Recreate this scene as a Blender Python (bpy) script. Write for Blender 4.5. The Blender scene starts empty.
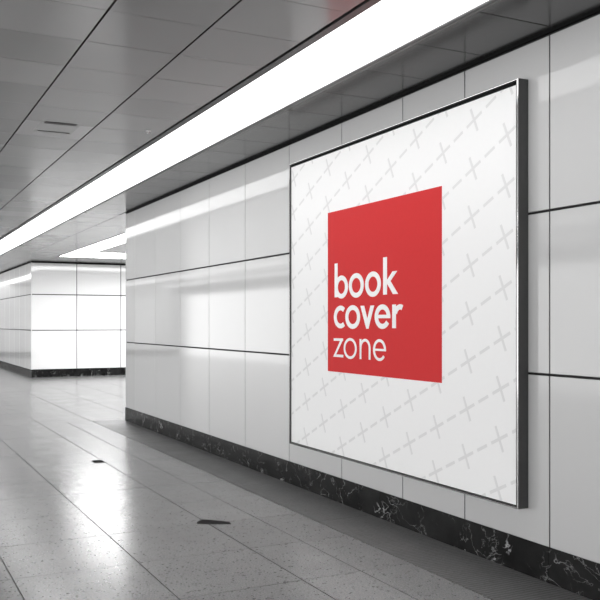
import bpy, bmesh, math, random
from mathutils import Vector

random.seed(4)
S = bpy.context.scene
COL = S.collection
PI = math.pi

# ------------------------------------------------------------------ sizes (metres)
WX = 3.2          # tiled wall plane
H = 2.918         # ceiling height
CAMZ = 1.375
CORNER = 11.75    # where the tiled wall ends
BLK_X, BLK_Y = 3.608, 22.07   # corner of the white block
LEFT = -5.8
BACK, FAR, EAST = -5.0, 36.0, 12.0


# ------------------------------------------------------------------ mesh helpers
class MB:
    """collects polygons and boxes, links them as ONE mesh object"""
    def __init__(self):
        self.v, self.f, self.m = [], [], []

    def poly(self, pts, mi=0):
        n = len(self.v)
        self.v += [tuple(p) for p in pts]
        self.f.append(tuple(range(n, n + len(pts))))
        self.m.append(mi)

    def box(self, x0, x1, y0, y1, z0, z1, mi=0):
        n = len(self.v)
        self.v += [(x0, y0, z0), (x1, y0, z0), (x1, y1, z0), (x0, y1, z0),
                   (x0, y0, z1), (x1, y0, z1), (x1, y1, z1), (x0, y1, z1)]
        for q in ((0, 3, 2, 1), (4, 5, 6, 7), (0, 1, 5, 4), (1, 2, 6, 5), (2, 3, 7, 6), (3, 0, 4, 7)):
            self.f.append(tuple(n + i for i in q))
            self.m.append(mi)

    def slab(self, axis, a0, a1, b0, b1, back, front, bev, mi=0, side=None):
        """bevelled plate; axis is the thickness axis, front is the seen side"""
        d = bev if front > back else -bev
        def P(a, b, t):
            return (t, a, b) if axis == 'x' else (a, t, b) if axis == 'y' else (a, b, t)
        rings = [(0, back), (0, front - d), (bev, front)]
        idx = []
        for ins, t in rings:
            n = len(self.v)
            self.v += [P(a0 + ins, b0 + ins, t), P(a1 - ins, b0 + ins, t),
                       P(a1 - ins, b1 - ins, t), P(a0 + ins, b1 - ins, t)]
            idx.append([n, n + 1, n + 2, n + 3])
        for q, (r0, r1) in enumerate(zip(idx, idx[1:])):
            for k in range(4):
                self.f.append((r0[k], r0[(k + 1) % 4], r1[(k + 1) % 4], r1[k]))
                self.m.append(side if side is not None and q == 0 else mi)
        self.f.append(tuple(idx[-1])); self.m.append(mi)
        self.f.append(tuple(reversed(idx[0]))); self.m.append(mi)

    lift = 0.0

    def prism(self, pts, depth, mi=0):
        """flat polygon in (y, z) seen from -x: extruded from x=0 to x=-depth, given as (y, z)"""
        n = len(self.v); k = len(pts)
        depth += self.lift
        self.v += [(0, p[0], p[1]) for p in pts] + [(-depth, p[0], p[1]) for p in pts]
        self.f.append(tuple(range(n, n + k))); self.m.append(mi)
        self.f.append(tuple(reversed(range(n + k, n + 2 * k)))); self.m.append(mi)
        for i in range(k):
            j = (i + 1) % k
            self.f.append((n + i, n + k + i, n + k + j, n + j)); self.m.append(mi)

    def build(self, name, mats, parent=None, loc=None, fix=True):
        me = bpy.data.meshes.new(name)
        me.from_pydata(self.v, [], self.f)
        if not isinstance(mats, (list, tuple)):
            mats = [mats]
        for m in mats:
            me.materials.append(m)
        for p, i in zip(me.polygons, self.m):
            p.material_index = i
        if fix:
            bm = bmesh.new(); bm.from_mesh(me)
            bmesh.ops.recalc_face_normals(bm, faces=bm.faces)
            bm.to_mesh(me); bm.free()
        o = bpy.data.objects.new(name, me)
        COL.objects.link(o)
        if parent:
            o.parent = parent
        if loc:
            o.location = loc
        return o


def empty(name, loc):
    o = bpy.data.objects.new(name, None)
    o.empty_display_size = 0.1
    o.location = loc
    COL.objects.link(o)
    return o


def tag(o, label, cat, group=None):
    o['label'] = label; o['category'] = cat
    if group:
        o['group'] = group
    return o


def struct(o):
    o['kind'] = 'structure'
    return o


# ------------------------------------------------------------------ materials
class NT:
    def __init__(self, name):
        self.mat = bpy.data.materials.new(name)
        self.mat.use_nodes = True
        self.t = self.mat.node_tree
        self.b = self.t.nodes['Principled BSDF']

    def n(self, typ, **kw):
        x = self.t.nodes.new(typ)
        for k, v in kw.items():
            setattr(x, k, v)
        return x

    def l(self, a, b):
        self.t.links.new(a, b)

    def ramp(self, src, stops):
        r = self.n('ShaderNodeValToRGB')
        e = r.color_ramp.elements
        while len(e) < len(stops):
            e.new(0.5)
        for el, (p, c) in zip(e, stops):
            el.position = p
            el.color = (c, c, c, 1) if not isinstance(c, tuple) else c
        self.l(src, r.inputs[0])
        return r.outputs[0]

    def math(self, op, a, b=None, c=None):
        m = self.n('ShaderNodeMath', operation=op)
        for i, v in enumerate((a, b, c)):
            if v is None:
                continue
            if isinstance(v, (int, float)):
                m.inputs[i].default_value = v
            else:
                self.l(v, m.inputs[i])
        return m.outputs[0]

    def pos(self, scale=(1, 1, 1)):
        tc = self.n('ShaderNodeTexCoord')
        mp = self.n('ShaderNodeMapping')
        mp.inputs['Scale'].default_value = scale
        self.l(tc.outputs['Object'], mp.inputs['Vector'])
        return mp.outputs[0]

    def noise(self, vec, scale, detail=3, rough=.5, dist=0.0):
        x = self.n('ShaderNodeTexNoise')
        x.inputs['Scale'].default_value = scale
        x.inputs['Detail'].default_value = detail
        x.inputs['Roughness'].default_value = rough
        x.inputs['Distortion'].default_value = dist
        self.l(vec, x.inputs['Vector'])
        return x.outputs[0]

    def set(self, **kw):
        for k, v in kw.items():
            self.b.inputs[k.replace('_', ' ')].default_value = v


def grey(v):
    return (v, v, v, 1)


def plain(name, c, rough=.5, metal=0.0, spec=.5, var=.04):
    m = NT(name)
    if not isinstance(c, tuple):
        c = (c, c, c)
    # a little unevenness of the finish
    v = m.noise(m.pos(), 35, 2)
    lo = tuple(x * (1 - var) for x in c) + (1,)
    hi = tuple(min(1, x * (1 + var)) for x in c) + (1,)
    m.l(m.ramp(v, [(.3, lo), (.7, hi)]), m.b.inputs['Base Color'])
    m.set(Roughness=rough, Metallic=metal, Specular_IOR_Level=spec)
    return m.mat


def panel_mat(name, lo, hi, rough, spec=.5, bump=0.0, coat=0.0):
    m = NT(name)
    g = m.n('ShaderNodeNewGeometry')
    m.l(m.ramp(g.outputs['Random Per Island'], [(0, lo), (1, hi)]), m.b.inputs['Base Color'])
    m.set(Roughness=rough, Specular_IOR_Level=spec, Coat_Weight=coat, Coat_Roughness=.03)
    if bump:
        b = m.n('ShaderNodeBump')
        b.inputs['Strength'].default_value = bump
        b.inputs['Distance'].default_value = .01
        m.l(m.noise(m.pos(), 1.1, 1), b.inputs['Height'])
        m.l(b.outputs[0], m.b.inputs['Normal'])
    return m.mat


def ceiling_mat(name, k):
    m = NT(name)
    g = m.n('ShaderNodeNewGeometry')
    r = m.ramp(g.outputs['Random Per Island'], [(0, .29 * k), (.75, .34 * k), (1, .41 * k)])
    m.l(r, m.b.inputs['Base Color'])
    m.set(Specular_IOR_Level=.45, Metallic=.15)
    rr = m.ramp(g.outputs['Random Per Island'], [(0, .16), (1, .2)])
    m.l(rr, m.b.inputs['Roughness'])
    return m.mat


def stone_mat(name, lo, hi, rough, pits=1.0, ribs=False):
    m = NT(name)
    g = m.n('ShaderNodeNewGeometry')
    p = m.pos()
    base = m.ramp(g.outputs['Random Per Island'], [(0, lo), (1, hi)])
    grain = m.ramp(m.noise(p, 110, 3, .7), [(.3, .62), (.7, 1.22)])
    mul = m.n('ShaderNodeMix', data_type='RGBA', blend_type='MULTIPLY')
    mul.inputs[0].default_value = 1
    m.l(base, mul.inputs[6]); m.l(grain, mul.inputs[7])
    cloud = m.ramp(m.noise(p, 2.2, 4, .6), [(.3, .9), (.7, 1.06)])
    mul2 = m.n('ShaderNodeMix', data_type='RGBA', blend_type='MULTIPLY')
    mul2.inputs[0].default_value = 1
    m.l(mul.outputs[2], mul2.inputs[6]); m.l(cloud, mul2.inputs[7])
    # small dark pits of uneven size
    vo = m.n('ShaderNodeTexVoronoi')
    vo.inputs['Scale'].default_value = 34
    m.l(p, vo.inputs['Vector'])
    sz = m.math('MULTIPLY', m.noise(p, 13, 2, .6), .5)
    pit = m.math('LESS_THAN', vo.outputs['Distance'], m.math('SUBTRACT', sz, .02 if pits else 1))
    dark = m.n('ShaderNodeMix', data_type='RGBA', blend_type='MULTIPLY')
    m.l(m.math('MULTIPLY', pit, .85 * pits), dark.inputs[0])
    m.l(mul2.outputs[2], dark.inputs[6])
    dark.inputs[7].default_value = grey(.25)
    m.l(dark.outputs[2], m.b.inputs['Base Color'])
    h = m.math('MULTIPLY', m.noise(p, 60, 2), .5)
    if ribs:
        w = m.n('ShaderNodeTexWave', wave_type='BANDS', bands_direction='Y')
        w.inputs['Scale'].default_value = 11
        w.inputs['Distortion'].default_value = 2.5
        w.inputs['Detail'].default_value = 2
        w.inputs['Detail Scale'].default_value = 3
        m.l(p, w.inputs['Vector'])
        h = m.math('ADD', h, m.math('MULTIPLY', w.outputs['Fac'], 1.6))
    b = m.n('ShaderNodeBump')
    b.inputs['Strength'].default_value = .28 if not ribs else .5
    b.inputs['Distance'].default_value = .0025
    m.l(h, b.inputs['Height'])
    m.l(b.outputs[0], m.b.inputs['Normal'])
    rg = m.ramp(m.noise(p, 3.0, 3), [(.3, rough * .9), (.7, rough * 1.12)])
    m.l(rg, m.b.inputs['Roughness'])
    m.set(Specular_IOR_Level=1.0)
    return m.mat


def marble_mat():
    m = NT('black_marble')
    p = m.pos((1, .8, 1.1))
    base = m.ramp(m.noise(p, 4, 5, .6), [(.35, .008), (.7, .022)])
    def veins(scale, dist, thin, lo, hi, patch):
        v = m.noise(p, scale, 5, .55, dist)
        a = m.math('ABSOLUTE', m.math('SUBTRACT', v, .5))
        line = m.ramp(a, [(0, 1), (thin, 0)])
        mask = m.ramp(m.noise(p, patch, 2), [(lo, 0), (hi, 1)])
        return m.math('MULTIPLY', line, mask)
    v = m.math('ADD', veins(3.2, .5, .008, .52, .66, 5.0), m.math('MULTIPLY', veins(8, .5, .012, .48, .62, 7.0), .4))
    mx = m.n('ShaderNodeMix', data_type='RGBA')
    m.l(m.math('MULTIPLY', v, .75), mx.inputs[0])
    m.l(base, mx.inputs[6]); mx.inputs[7].default_value = grey(.6)
    m.l(mx.outputs[2], m.b.inputs['Base Color'])
    m.set(Roughness=.25, IOR=1.18)
    return m.mat


def lamp_mat(name, strength):
    m = NT(name)
    m.set(Base_Color=grey(.8), Emission_Color=grey(1.0), Emission_Strength=strength)
    return m.mat


M = dict(
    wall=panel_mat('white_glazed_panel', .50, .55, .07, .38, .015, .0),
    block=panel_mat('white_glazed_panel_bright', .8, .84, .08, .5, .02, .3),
    gap=plain('dark_joint', .012, .8),
    ceil=ceiling_mat('satin_metal_ceiling', 1.0),
    ceil_shaded=ceiling_mat('satin_metal_ceiling_shaded', .19),  # ceiling metal darkened to paint in the shade between strip light and wall
    floor=stone_mat('polished_stone_tile', .185, .225, .21),
    band=stone_mat('ribbed_dark_stone', .1, .125, .45, .5, True),
    grout=plain('grout', .05, .8),
    marble=marble_mat(),
    steel=plain('dark_steel', .09, .38, .6),
    trim=plain('grey_aluminium', .12, .3, .8),
    lip=plain('frame_lip_metal', .4, .08, 1.0),
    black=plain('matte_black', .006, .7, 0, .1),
    frame=plain('charcoal_metal', .075, .36, .3),
    paper=plain('white_poster_print', .9, .6, 0, .1, .004),
    mark=plain('pale_grey_print', .755, .55, 0, .3, .004),
    red=plain('red_print', (.62, .036, .038), .6, 0, .1, .01),
    letter=plain('white_lettering', .9, .5, 0, .3, .004),
    lamp=lamp_mat('lit_diffuser', 3.6),
    lamp_side=lamp_mat('lit_diffuser_side', 13.0),
    scrap=plain('dark_rubber', .035, .95, 0, .05),
    vent=plain('grey_vent_metal', .2, .35, .3),
    ventslot=plain('vent_slot_dark', .06, .6),
    fitting=plain('pale_fitting', .7, .4),
)

# ------------------------------------------------------------------ floor
def frange(a, b, d):
    out = []
    while a < b - 1e-6:
        out.append(a); a += d
    return out

fl = MB()
fl.box(LEFT, EAST, BACK, FAR, -.08, -.006, 1)
xl = [2.063 - .69 * k for k in range(13)]
xl = sorted([x for x in xl if x > LEFT] + [LEFT]) + [2.426, 2.758]
ys = [4.76 + .713 * k for k in range(-14, 45)]
ys = [BACK] + [y for y in ys if BACK < y < FAR] + [FAR]
def floor_tile(x0, x1, y0, y1, mi, g=.003):
    fl.slab('z', x0 + g, x1 - g, y0 + g, y1 - g, -.03, random.uniform(-.0004, .0002), .0012, mi, 1)
for i in range(len(xl) - 1):
    for j in range(len(ys) - 1):
        if xl[i] > 2.0 and ys[j] > CORNER:
            continue
        floor_tile(xl[i], xl[i + 1], ys[j], min(ys[j + 1], 99), 0)
# the rough dark band along the wall, from the corner towards the camera
yb = [BACK] + [2.35 + 1.42 * k for k in range(-4, 7) if 2.35 + 1.42 * k > BACK] + [CORNER + .25]
for a, b in zip(yb, yb[1:]):
    fl.slab('z', 2.762, WX + .02, a + .001, b - .001, -.03, -.0002, .001, 2)
# cross passage
y_p = max(y for y in ys if y < CORNER)
y_first = min(y for y in ys if y > CORNER)
xp = [2.063 + .69 * k for k in range(0, 16)]
xp = [x for x in xp if x < EAST] + [EAST]
for i in range(len(xp) - 1):
    for j in range(len(ys) - 1):
        if ys[j] < CORNER or (xp[i] > BLK_X and ys[j] > BLK_Y):
            continue
        floor_tile(xp[i], xp[i + 1], ys[j], ys[j + 1], 0)
struct(fl.build('floor', [M['floor'], M['grout'], M['band']]))

# ------------------------------------------------------------------ ceiling
ce = MB()
ce.box(LEFT, EAST, BACK, FAR, H + .05, H + .15, 1)
def ceil_tile(x0, x1, y0, y1, gx=.006, gy=.0016, mi=0):
    ce.slab('z', x0 + gx, x1 - gx, y0 + gy, y1 - gy, H + .04, H + random.uniform(-.0003, .0003), .0012, mi, 1)
cx = [2.122 - .5355 * k for k in range(16)]
cx = sorted([x for x in cx if x > LEFT] + [LEFT])
cy = [BACK] + [4.69 + .51 * k for k in range(-18, 62) if BACK < 4.69 + .51 * k < FAR] + [FAR]
LSX = (2.122 - .5355 * 10, 2.122 - .5355 * 9)           # bays taken by the two strip lights further left
LSX2 = (2.122 - .5355 * 14, 2.122 - .5355 * 13)
for i in range(len(cx) - 1):
    if min(abs(cx[i] - LSX[0]), abs(cx[i] - LSX2[0])) < .01:
        continue
    for j in range(len(cy) - 1):
        ceil_tile(cx[i], cx[i + 1], cy[j], cy[j + 1])
LX0, LX1 = 2.185, 2.648                                     # main strip light
cyr = [BACK] + [3.366 + .545 * k for k in range(-15, 60) if BACK < 3.366 + .545 * k < FAR] + [FAR]
for a, b in zip(cyr, cyr[1:]):
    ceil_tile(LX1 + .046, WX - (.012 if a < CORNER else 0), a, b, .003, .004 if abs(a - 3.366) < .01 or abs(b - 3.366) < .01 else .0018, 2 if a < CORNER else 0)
# passage ceiling, round the angled strip light
AX0, AX1, AY0, AY1 = 3.94, 4.41, 18.7, 20.3
py = [CORNER - .0] + frange(CORNER + .9, FAR, .94) + [FAR]
for a, b in zip(py, py[1:]):
    if a < BLK_Y:
        ceil_tile(WX, AX0 - .03, a, min(b, BLK_Y), .003)
    if b > BLK_Y:
        ceil_tile(WX, BLK_X, max(a, BLK_Y), b, .003)
for a, b in ((CORNER, 14), (14, 16.3), (16.3, AY0 - .03)):
    for x0, x1 in ((AX1 + .03, 6.4), (6.4, 8.4), (8.4, 10.4), (10.4, EAST)):
        ceil_tile(x0, x1, a, b, .003)
for x0, x1 in ((AX0 - .03, 6.4), (6.4, 8.4), (8.4, 10.4), (10.4, EAST)):
    ceil_tile(x0, x1, AY1 + .03, BLK_Y, .003)
struct(ce.build('ceiling', [M['ceil'], M['gap'], M['ceil_shaded']]))

# ------------------------------------------------------------------ tiled walls
def wall(name, axis, a_joints, z_joints, back, front, mat, thick, ga=.0036, gz=.0065):
    """backing slab plus a skin of separate bevelled panels"""
    w = MB()
    a0, a1 = a_joints[0], a_joints[-1]
    sgn = 1 if front > back else -1
    core = front - sgn * .012
    lo, hi = min(back, core), max(back, core)
    if axis == 'x':
        w.box(lo, hi, a0, a1, 0, H, 1)
    else:
        w.box(a0, a1, lo, hi, 0, H, 1)
    for p, q in zip(a_joints, a_joints[1:]):
        for r, s in zip(z_joints, z_joints[1:]):
            w.slab(axis, p + ga, q - ga, r + gz, s - gz, core, front, .0025, 0, 1)
    return struct(w.build(name, [mat, M['gap']]))

YJ = [BACK, -4.05, -3.1, -2.15, -1.2, -.25, .7, 1.65, 2.6, 3.409, 4.127, 4.796, 5.626, 6.534, 7.491,
      8.458, 9.401, 10.367, 11.272, CORNER]
SK = .188
ZJ = [SK - .006, 1.098, 1.967, H - .02]
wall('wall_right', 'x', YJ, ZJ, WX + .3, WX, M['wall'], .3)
xb = [BLK_X + .0115, 4.74, 5.885, 7.03, 8.17, 9.31, 10.45, EAST]
ZB = [.19 - .006, 1.179, 2.083, H - .03]
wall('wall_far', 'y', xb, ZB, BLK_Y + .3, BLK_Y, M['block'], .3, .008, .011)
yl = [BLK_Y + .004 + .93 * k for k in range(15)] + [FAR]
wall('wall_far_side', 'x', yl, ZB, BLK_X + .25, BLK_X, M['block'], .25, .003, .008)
# unseen left side, opened for fill daylight below a header beam on end piers
w = MB()
w.box(LEFT - .3, LEFT, BACK, FAR, 2.55, H + .1)
for y in (BACK, FAR - .5):
    w.box(LEFT - .3, LEFT, y, y + .5, 0, 2.55)
struct(w.build('wall_left', plain('white_plaster', .75, .6)))
wall('wall_end', 'y', frange(LEFT, BLK_X, .95) + [BLK_X], ZJ, FAR + .3, FAR, M['block'], .3)
wall('wall_back', 'y', frange(LEFT, WX, .95) + [WX], ZJ, BACK - .3, BACK, M['block'], .3)
wall('wall_passage', 'x', frange(CORNER, BLK_Y, .95) + [BLK_Y], ZJ, EAST + .3, EAST, M['block'], .3)
wall('wall_corner', 'y', [WX + .015] + frange(WX + 1, EAST, .95) + [EAST], ZJ, CORNER - .25, CORNER, M['block'], .25)

def skirting(name, axis, joints, back, front, hgt=SK):
    s = MB()
    for p, q in zip(joints, joints[1:]):
        s.slab(axis, p + .0008, q - .0008, 0, hgt, back, front, .0015)
    return struct(s.build(name, M['marble']))
skirting('baseboard_right', 'x', YJ[::3] + [CORNER] if YJ[-1] not in YJ[::3] else YJ[::3], WX - .0005, WX - .006)
skirting('baseboard_far', 'y', xb[::2] + [EAST], BLK_Y - .0005, BLK_Y - .006, .19)
skirting('baseboard_far_side', 'x', [BLK_Y - .006] + yl[3::3] + ([FAR] if FAR not in yl[3::3] else []), BLK_X - .0005, BLK_X - .006, .19)
# black strip painting in the shade where the tiled wall meets the ceiling
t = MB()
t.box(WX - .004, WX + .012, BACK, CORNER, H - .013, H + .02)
struct(t.build('shade_strip', M['black']))
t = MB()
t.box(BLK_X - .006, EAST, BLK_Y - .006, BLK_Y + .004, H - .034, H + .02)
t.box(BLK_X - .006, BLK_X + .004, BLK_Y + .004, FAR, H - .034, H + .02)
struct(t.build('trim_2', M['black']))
t = MB()
t.box(BLK_X - .002, BLK_X + .017, BLK_Y - .002, BLK_Y + .008, .19, H - .034)
struct(t.build('trim_3', M['block']))

# ------------------------------------------------------------------ ceiling strip lights
def rail(mb, x0, x1, y0, y1, z0, z1, mi):
    mb.box(x0, x1, y0, y1, z0, z1, mi)

def strip_light(label, x0, x1, y0, y1, lamp, left_w, right_w):
    r = tag(empty('ceiling_light', ((x0 + x1) / 2, y0, H)), label, 'ceiling light', 'ceiling strip lights')
    ox, oy = (x0 + x1) / 2, y0
    d = MB()
    d.box(x0 - ox, x1 - ox, 0, y1 - y0, .004, .02)
    d.build('diffuser', lamp, r)
    g = MB()
    g.box(x0 - left_w - ox, x0 - .001 - ox, 0, y1 - y0, -.003, .03, 0)
    g.build('edge_trim', M['steel'], r)
    g = MB()
    w = right_w
    g.box(x1 + .001 - ox, x1 + w * .5 - ox, 0, y1 - y0, -.004, .03, 0)
    g.box(x1 + w * .62 - ox, x1 + w - ox, 0, y1 - y0, -.003, .03, 1)
    g.build('edge_trim', [M['steel'], M['trim']], r)
    return r

strip_light('long glowing white strip light running the length of the corridor ceiling beside the tiled wall',
            LX0, LX1, BACK, FAR, M['lamp'], .05, .044)
strip_light('second long strip light, in the middle of the hall ceiling left of the picture',
            LSX[0] + .035, LSX[1] - .035, BACK, FAR, M['lamp'], .022, .034)
strip_light('third long strip light, next to the far left wall of the hall',
            LSX2[0] + .035, LSX2[1] - .035, BACK, FAR, M['lamp'], .022, .034)

# angled strip light over the cross passage (one L-shaped fitting)
r = tag(empty('ceiling_light', (AX0, AY1, H)),
        'L-shaped bright strip light in front of the white tiled block', 'ceiling light', 'ceiling strip lights')
d = MB()
def rel(x): return x - AX0
def rey(y): return y - AY1
d.box(rel(AX0), rel(AX1), rey(CORNER + .3), rey(AY1), .004, .02)
d.box(rel(AX1), rel(EAST - .05), rey(AY0), rey(AY1), .004, .02)
d.build('diffuser', M['lamp_side'], r)
g = MB()
g.box(rel(AX0 - .028), rel(AX0 - .001), rey(CORNER + .3), rey(AY1 + .025), -.004, .03)
g.build('edge_trim', M['black'], r)
g = MB()
g.box(rel(AX0), rel(EAST - .05), rey(AY1 + .001), rey(AY1 + .025), -.003, .03)
g.box(rel(AX1 + .001), rel(AX1 + .026), rey(CORNER + .3), rey(AY0 - .001), -.003, .03)
g.box(rel(AX1 + .001), rel(EAST - .05), rey(AY0 - .026), rey(AY0 - .001), -.003, .03)
g.build('edge_trim', M['steel'], r)

# ------------------------------------------------------------------ the billboard on the wall
BY0, BY1 = 3.570, 6.376      # near end, far end
BZ0, BZ1 = .364, 2.698
FX = WX - .075               # front of the frame
PX = FX + .013               # face of the poster
K = PX / FX
root = tag(empty('billboard', (WX, (BY0 + BY1) / 2, BZ0)),
           'large white poster billboard with red square, in a charcoal metal frame on the tiled wall', 'billboard')
OX, OY, OZ = WX, (BY0 + BY1) / 2, BZ0

def ring(mb, xa, xb_, o, i, mi=0):
    """rectangular ring between outset o and inset i (metres in from the outer edge), from xa to xb_"""
    y0, y1, z0, z1 = BY0 - OY, BY1 - OY, 0, BZ1 - BZ0
    A = [(y0 + o, z0 + o), (y1 - o, z0 + o), (y1 - o, z1 - o), (y0 + o, z1 - o)]
    B = [(y0 + i, z0 + i), (y1 - i, z0 + i), (y1 - i, z1 - i), (y0 + i, z1 - i)]
    for k in range(4):
        j = (k + 1) % 4
        mb.poly([(xa - OX, *A[k]), (xa - OX, *A[j]), (xb_ - OX, *B[j]), (xb_ - OX, *B[k])], mi)

fr = MB()
ring(fr, WX, FX + .004, 0, 0)                    # outer sides
ring(fr, WX, WX, 0, .02)                         # back
ring(fr, FX + .0, WX, .013, .013, 0)
fr.build('frame', M['frame'], root, fix=False)
lp = MB()
ring(lp, FX + .004, FX, 0, .004)                 # chamfer and narrow front lip
ring(lp, FX, FX, .004, .0075)
ring(lp, FX, FX + .006, .0075, .0085)
lp.build('front_lip', M['lip'], root, fix=False)
gr = MB()
ring(gr, FX + .006, FX + .0125, .0085, .0085)    # black reveal behind the lip
ring(gr, FX + .0125, FX + .0125, .0085, .013)
gy0, gy1, gz0, gz1 = BY0 - OY + .012, BY1 - OY - .012, .012, BZ1 - BZ0 - .012
gr.box(FX + .0115 - OX, FX + .0135 - OX, gy0, gy1, gz1 - .018, gz1 + .001)   # wider black channel along the top
gr.box(FX + .0115 - OX, FX + .0135 - OX, gy0, gy1, gz0 - .001, gz0 + .005)
gr.box(FX + .0115 - OX, FX + .0135 - OX, gy0 - .001, gy0 + .004, gz0, gz1)
gr.build('shadow_gap', M['black'], root, fix=False)

po = MB()
e = .0125
po.box(PX - OX, PX + .02 - OX, BY0 + e - OY, BY1 - e - OY, e, BZ1 - BZ0 - e, 0)
# -- printed plus signs and dashes (surface pattern of the sheet)
PE = 6.376 * K - 0            # far edge of the measured artwork on the poster plane
def art(s, z):
    """artwork coordinates (metres from the far edge, height above floor) -> poster local y, z"""
    y = (6.376 - s) * K
    zz = (z - CAMZ) * K + CAMZ
    return (y - OY, zz - BZ0)

def bar(cx_, cz_, ux, uz, L, w):
    n = math.hypot(ux, uz); ux, uz = ux / n, uz / n
    nx, nz = -uz, ux
    return [(cx_ + a * ux * L / 2 + b * nx * w / 2, cz_ + a * uz * L / 2 + b * nz * w / 2)
            for a, b in ((-1, -1), (1, -1), (1, 1), (-1, 1))]

def clip(poly, lo, hi, ax, keep_less):
    lim = hi if keep_less else lo
    out = []
    for k in range(len(poly)):
        p, q = poly[k], poly[(k + 1) % len(poly)]
        ip = (p[ax] <= lim) if keep_less else (p[ax] >= lim)
        iq = (q[ax] <= lim) if keep_less else (q[ax] >= lim)
        if ip:
            out.append(p)
        if ip != iq:
            tt = (lim - p[ax]) / (q[ax] - p[ax])
            r_ = [p[0] + tt * (q[0] - p[0]), p[1] + tt * (q[1] - p[1])]
            r_[ax] = lim
            out.append(tuple(r_))
    return out

ylo, yhi, zlo, zhi = BY0 + e - OY, BY1 - e - OY, e, BZ1 - BZ0 - e
def stamp(pts):
    p = [art(*q) for q in pts]
    for ax, lo, hi in ((0, ylo, yhi), (1, zlo, zhi)):
        for kl in (True, False):
            if p:
                p = clip(p, lo, hi, ax, kl)
    if len(p) >= 3:
        po.poly([(PX - .0006 - OX, y, z) for y, z in p], 1)

O0, A_, B_ = (2.137, 2.411), (.2985, .1385), (-.0111, -.2802)
RED = (.673, 2.1247, 1.0043, 2.2115)
for i in range(-9, 5):
    for j in range(-8, 14):
        px = O0[0] + i * A_[0] + j * B_[0]
        pz = O0[1] + i * A_[1] + j * B_[1]
        if not (-.3 < px < 3.1 and .1 < pz < 2.95):
            continue
        stamp(bar(px, pz, *A_, .152, .0185))
        nl = math.hypot(*A_)
        for sg in (-1, 1):
            q = sg * (.00925 + (.076 - .00925) / 2) / nl
            stamp(bar(px + q * A_[1], pz - q * A_[0], A_[1], -A_[0], .076 - .00925, .0185))
        stamp(bar(px + A_[0] / 2, pz + A_[1] / 2, *A_, .096, .0185))
po.build('poster_sheet', [M['paper'], M['mark']], root, fix=False)
sheet = root.children[-1]

rs = MB()
a, b = art(RED[0], RED[2]), art(RED[1], RED[3])
rs.box(PX - .0016 - OX, PX - .0002 - OX, b[0], a[0], a[1], b[1])
rs.build('red_square', M['red'], sheet)

# -- lettering: strokes with real outlines, geometric sans
def stroke(mb, pts, wx, wz, closed=False):
    """ribbon along pts (artwork coords) whose pen is an ellipse wx by wz; one prism per segment strip"""
    n = len(pts)
    L, R = [], []
    for k in range(n):
        p = pts[k]
        a_ = pts[(k - 1) % n] if (closed or k > 0) else pts[k]
        b_ = pts[(k + 1) % n] if (closed or k < n - 1) else pts[k]
        tx, tz = (b_[0] - a_[0]) / wx, (b_[1] - a_[1]) / wz
        q = math.hypot(tx, tz)
        nx, nz = -tz / q * wx / 2, tx / q * wz / 2
        L.append((p[0] + nx, p[1] + nz)); R.append((p[0] - nx, p[1] - nz))
    m_ = n if closed else n - 1
    mb.lift += .00012
    for k in range(m_):
        j = (k + 1) % n
        mb.prism([LETTER(*L[k]), LETTER(*L[j]), LETTER(*R[j]), LETTER(*R[k])], .0012)

def LETTER(s, z):
    return art(s + .005, z)

def shape(mb, pts):
    mb.lift += .00012
    mb.prism([LETTER(*p) for p in pts], .0012)

def arc(cx_, cz_, rx, rz, d0, d1, n=40):
    return [(cx_ + rx * math.cos(math.radians(d0 + (d1 - d0) * k / n)),
             cz_ + rz * math.sin(math.radians(d0 + (d1 - d0) * k / n))) for k in range(n + 1)]

def ellipse(mb, cx_, cz_, rx, rz, wx, wz):
    stroke(mb, arc(cx_, cz_, rx - wx / 2, rz - wz / 2, 0, 360, 56)[:-1], wx, wz, True)

bx, bz = .044, .035
w1 = MB()
shape(w1, [(.776, 1.5645), (.822, 1.5645), (.822, 1.818), (.776, 1.818)])
ellipse(w1, .879, 1.6385, .097, .0855, bx, bz)
ellipse(w1, 1.0945, 1.642, .1055, .0885, bx, bz)
ellipse(w1, 1.322, 1.642, .1035, .0885, bx, bz)
shape(w1, [(1.455, 1.5645), (1.503, 1.5645), (1.503, 1.819), (1.455, 1.819)])
shape(w1, [(1.503, 1.662), (1.503, 1.638), (1.528, 1.640), (1.629, 1.718), (1.572, 1.718)])
shape(w1, [(1.503, 1.662), (1.503, 1.640), (1.577, 1.5645), (1.638, 1.5645), (1.532, 1.668)])
w1.build('lettering', M['letter'], sheet, (PX - .0016 - OX, 0, 0))['label'] = 'white bold word book'
w2 = MB()
stroke(w2, arc(.866, 1.416, .102 - bx / 2, .0845 - bz / 2, 50, 310), bx, bz)
ellipse(w2, 1.044, 1.4148, .106, .0862, bx, bz)
shape(w2, [(1.153, 1.494), (1.205, 1.494), (1.248, 1.402), (1.248, 1.331), (1.234, 1.331)])
shape(w2, [(1.290, 1.494), (1.340, 1.494), (1.263, 1.331), (1.248, 1.331), (1.248, 1.402)])
stroke(w2, arc(1.445, 1.415, .0995 - bx / 2, .084 - bz / 2, -4, -325), bx, bz) if False else \
    stroke(w2, arc(1.445, 1.415, .0995 - bx / 2, .084 - bz / 2, 0, 326), bx, bz)
shape(w2, [(1.38, 1.404), (1.5445, 1.404), (1.5445, 1.428), (1.38, 1.428)])
shape(w2, [(1.568, 1.337), (1.613, 1.337), (1.613, 1.495), (1.568, 1.495)])
stroke(w2, arc(1.662, 1.424, .058, .054, 168, 62, 14), bx * .95, bz)
w2.build('lettering', M['letter'], sheet, (PX - .0016 - OX, 0, 0))['label'] = 'white bold word cover'
lx, lz = .0245, .0195
w3 = MB()
shape(w3, [(.762, 1.257 - lz), (.905, 1.257 - lz), (.905, 1.257), (.762, 1.257)])
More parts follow.
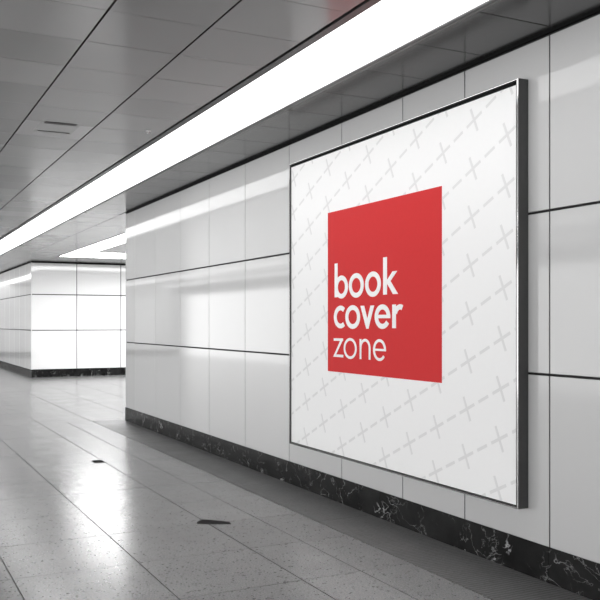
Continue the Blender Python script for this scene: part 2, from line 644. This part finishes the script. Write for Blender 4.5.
shape(w3, [(.755, 1.1165), (.788, 1.1165 + .008), (.905, 1.249), (.905, 1.257), (.870, 1.250)])
shape(w3, [(.755, 1.1165), (.907, 1.1165), (.907, 1.1165 + lz), (.770, 1.1165 + lz)])
ellipse(w3, 1.008, 1.1855, .0945, .0765, lx, lz)
shape(w3, [(1.143, 1.1145), (1.167, 1.1145), (1.167, 1.257), (1.143, 1.257)])
stroke(w3, [(1.279, 1.1145), (1.279, 1.15), (1.279, 1.19)] + arc(1.218, 1.195, .061, .055, 4, 172, 22) + [(1.156, 1.19)], lx, lz)
stroke(w3, arc(1.408, 1.1855, .083 - lx / 2, .0755 - lz / 2, 0, 322), lx, lz)
shape(w3, [(1.338, 1.179), (1.4905, 1.179), (1.4905, 1.1945), (1.338, 1.1945)])
w3.build('lettering', M['letter'], sheet, (PX - .0016 - OX, 0, 0))['label'] = 'white thin word zone'

# ------------------------------------------------------------------ small things
# dark plate over a joint in the floor, and a torn dark scrap nearer the camera
p = MB()
p.slab('z', -.046, .046, -.07, .07, 0, .004, .0015)
q = p.build('floor_plate', M['scrap'], None, (2.01, 8.40, .0004))
tag(q, 'small dark metal plate set on the floor joint near the corner', 'plate')
s = MB()
pts = [(-.10, .075), (-.045, .125), (.01, .075), (.06, .02), (.10, -.028), (.088, -.085), (.03, -.055), (-.03, -.03), (-.08, .005), (-.115, .03)]
nn = len(pts)
s.v = [(x, y, 0) for x, y in pts] + [(x * .97, y * .97, .003) for x, y in pts]
s.f = [tuple(reversed(range(nn))), tuple(range(nn, 2 * nn))] + [(k, (k + 1) % nn, nn + (k + 1) % nn, nn + k) for k in range(nn)]
s.m = [0] * len(s.f)
q = s.build('scrap', M['scrap'], None, (2.11, 5.47, .0004))
tag(q, 'dark torn flat scrap lying on the grey stone floor in the foreground', 'scrap')

# slim vent in the ceiling
v = tag(empty('ceiling_vent', (1.32, 6.69, H)), 'small slotted vent in the grey metal ceiling, left of the strip light', 'vent')
g = MB(); g.slab('z', -.15, .15, -.03, .40, .02, -.0008, .0008); g.build('vent_plate', M['ceil'], v)
g = MB(); g.slab('z', -.12, .12, .0, .06, .01, -.0036, .0004); g.build('slot', M['ventslot'], v)
g = MB(); g.slab('z', -.12, .13, .34, .37, .01, -.005, .001); g.build('lip', M['trim'], v)

# tiny ceiling fitting beside the strip light
f = MB()
prof = [(.0, -.020), (.010, -.020), (.012, -.016), (.006, -.014), (.006, -.006), (.022, -.003), (.024, .0)]
seg = 20
for (r0, z0), (r1, z1) in zip(prof, prof[1:]):
    for k in range(seg):
        a0, a1 = 2 * PI * k / seg, 2 * PI * (k + 1) / seg
        pp = [(r0 * math.cos(a0), r0 * math.sin(a0), z0), (r0 * math.cos(a1), r0 * math.sin(a1), z0),
              (r1 * math.cos(a1), r1 * math.sin(a1), z1), (r1 * math.cos(a0), r1 * math.sin(a0), z1)]
        if r0 == 0:
            pp = pp[1:]
        f.poly(pp)
q = f.build('sprinkler_head', M['fitting'], None, (2.0, 6.66, H + .0005))
tag(q, 'tiny pale sprinkler head on the ceiling just left of the strip light', 'sprinkler')

# ------------------------------------------------------------------ world, camera
w = bpy.data.worlds.new('World'); S.world = w
w.use_nodes = True
w.node_tree.nodes['Background'].inputs[0].default_value = grey(1)
w.node_tree.nodes['Background'].inputs[1].default_value = 4.3

cam = bpy.data.cameras.new('Camera')
co = bpy.data.objects.new('Camera', cam)
COL.objects.link(co)
cam.sensor_width = 36
cam.lens = 850 / 600 * 36
cam.shift_y = 22.5 / 600
cam.clip_start = .05
co.location = (0, 0, CAMZ)
co.rotation_euler = (PI / 2, 0, -math.atan(430 / 850))
S.camera = co

S.view_settings.view_transform = 'Standard'
S.view_settings.look = 'None'
S.view_settings.exposure = -0.18
S.view_settings.gamma = 1.0
S.view_settings.use_curve_mapping = False
S.cycles.use_denoising = True
S.cycles.max_bounces = 12
S.cycles.diffuse_bounces = 6
S.cycles.glossy_bounces = 6
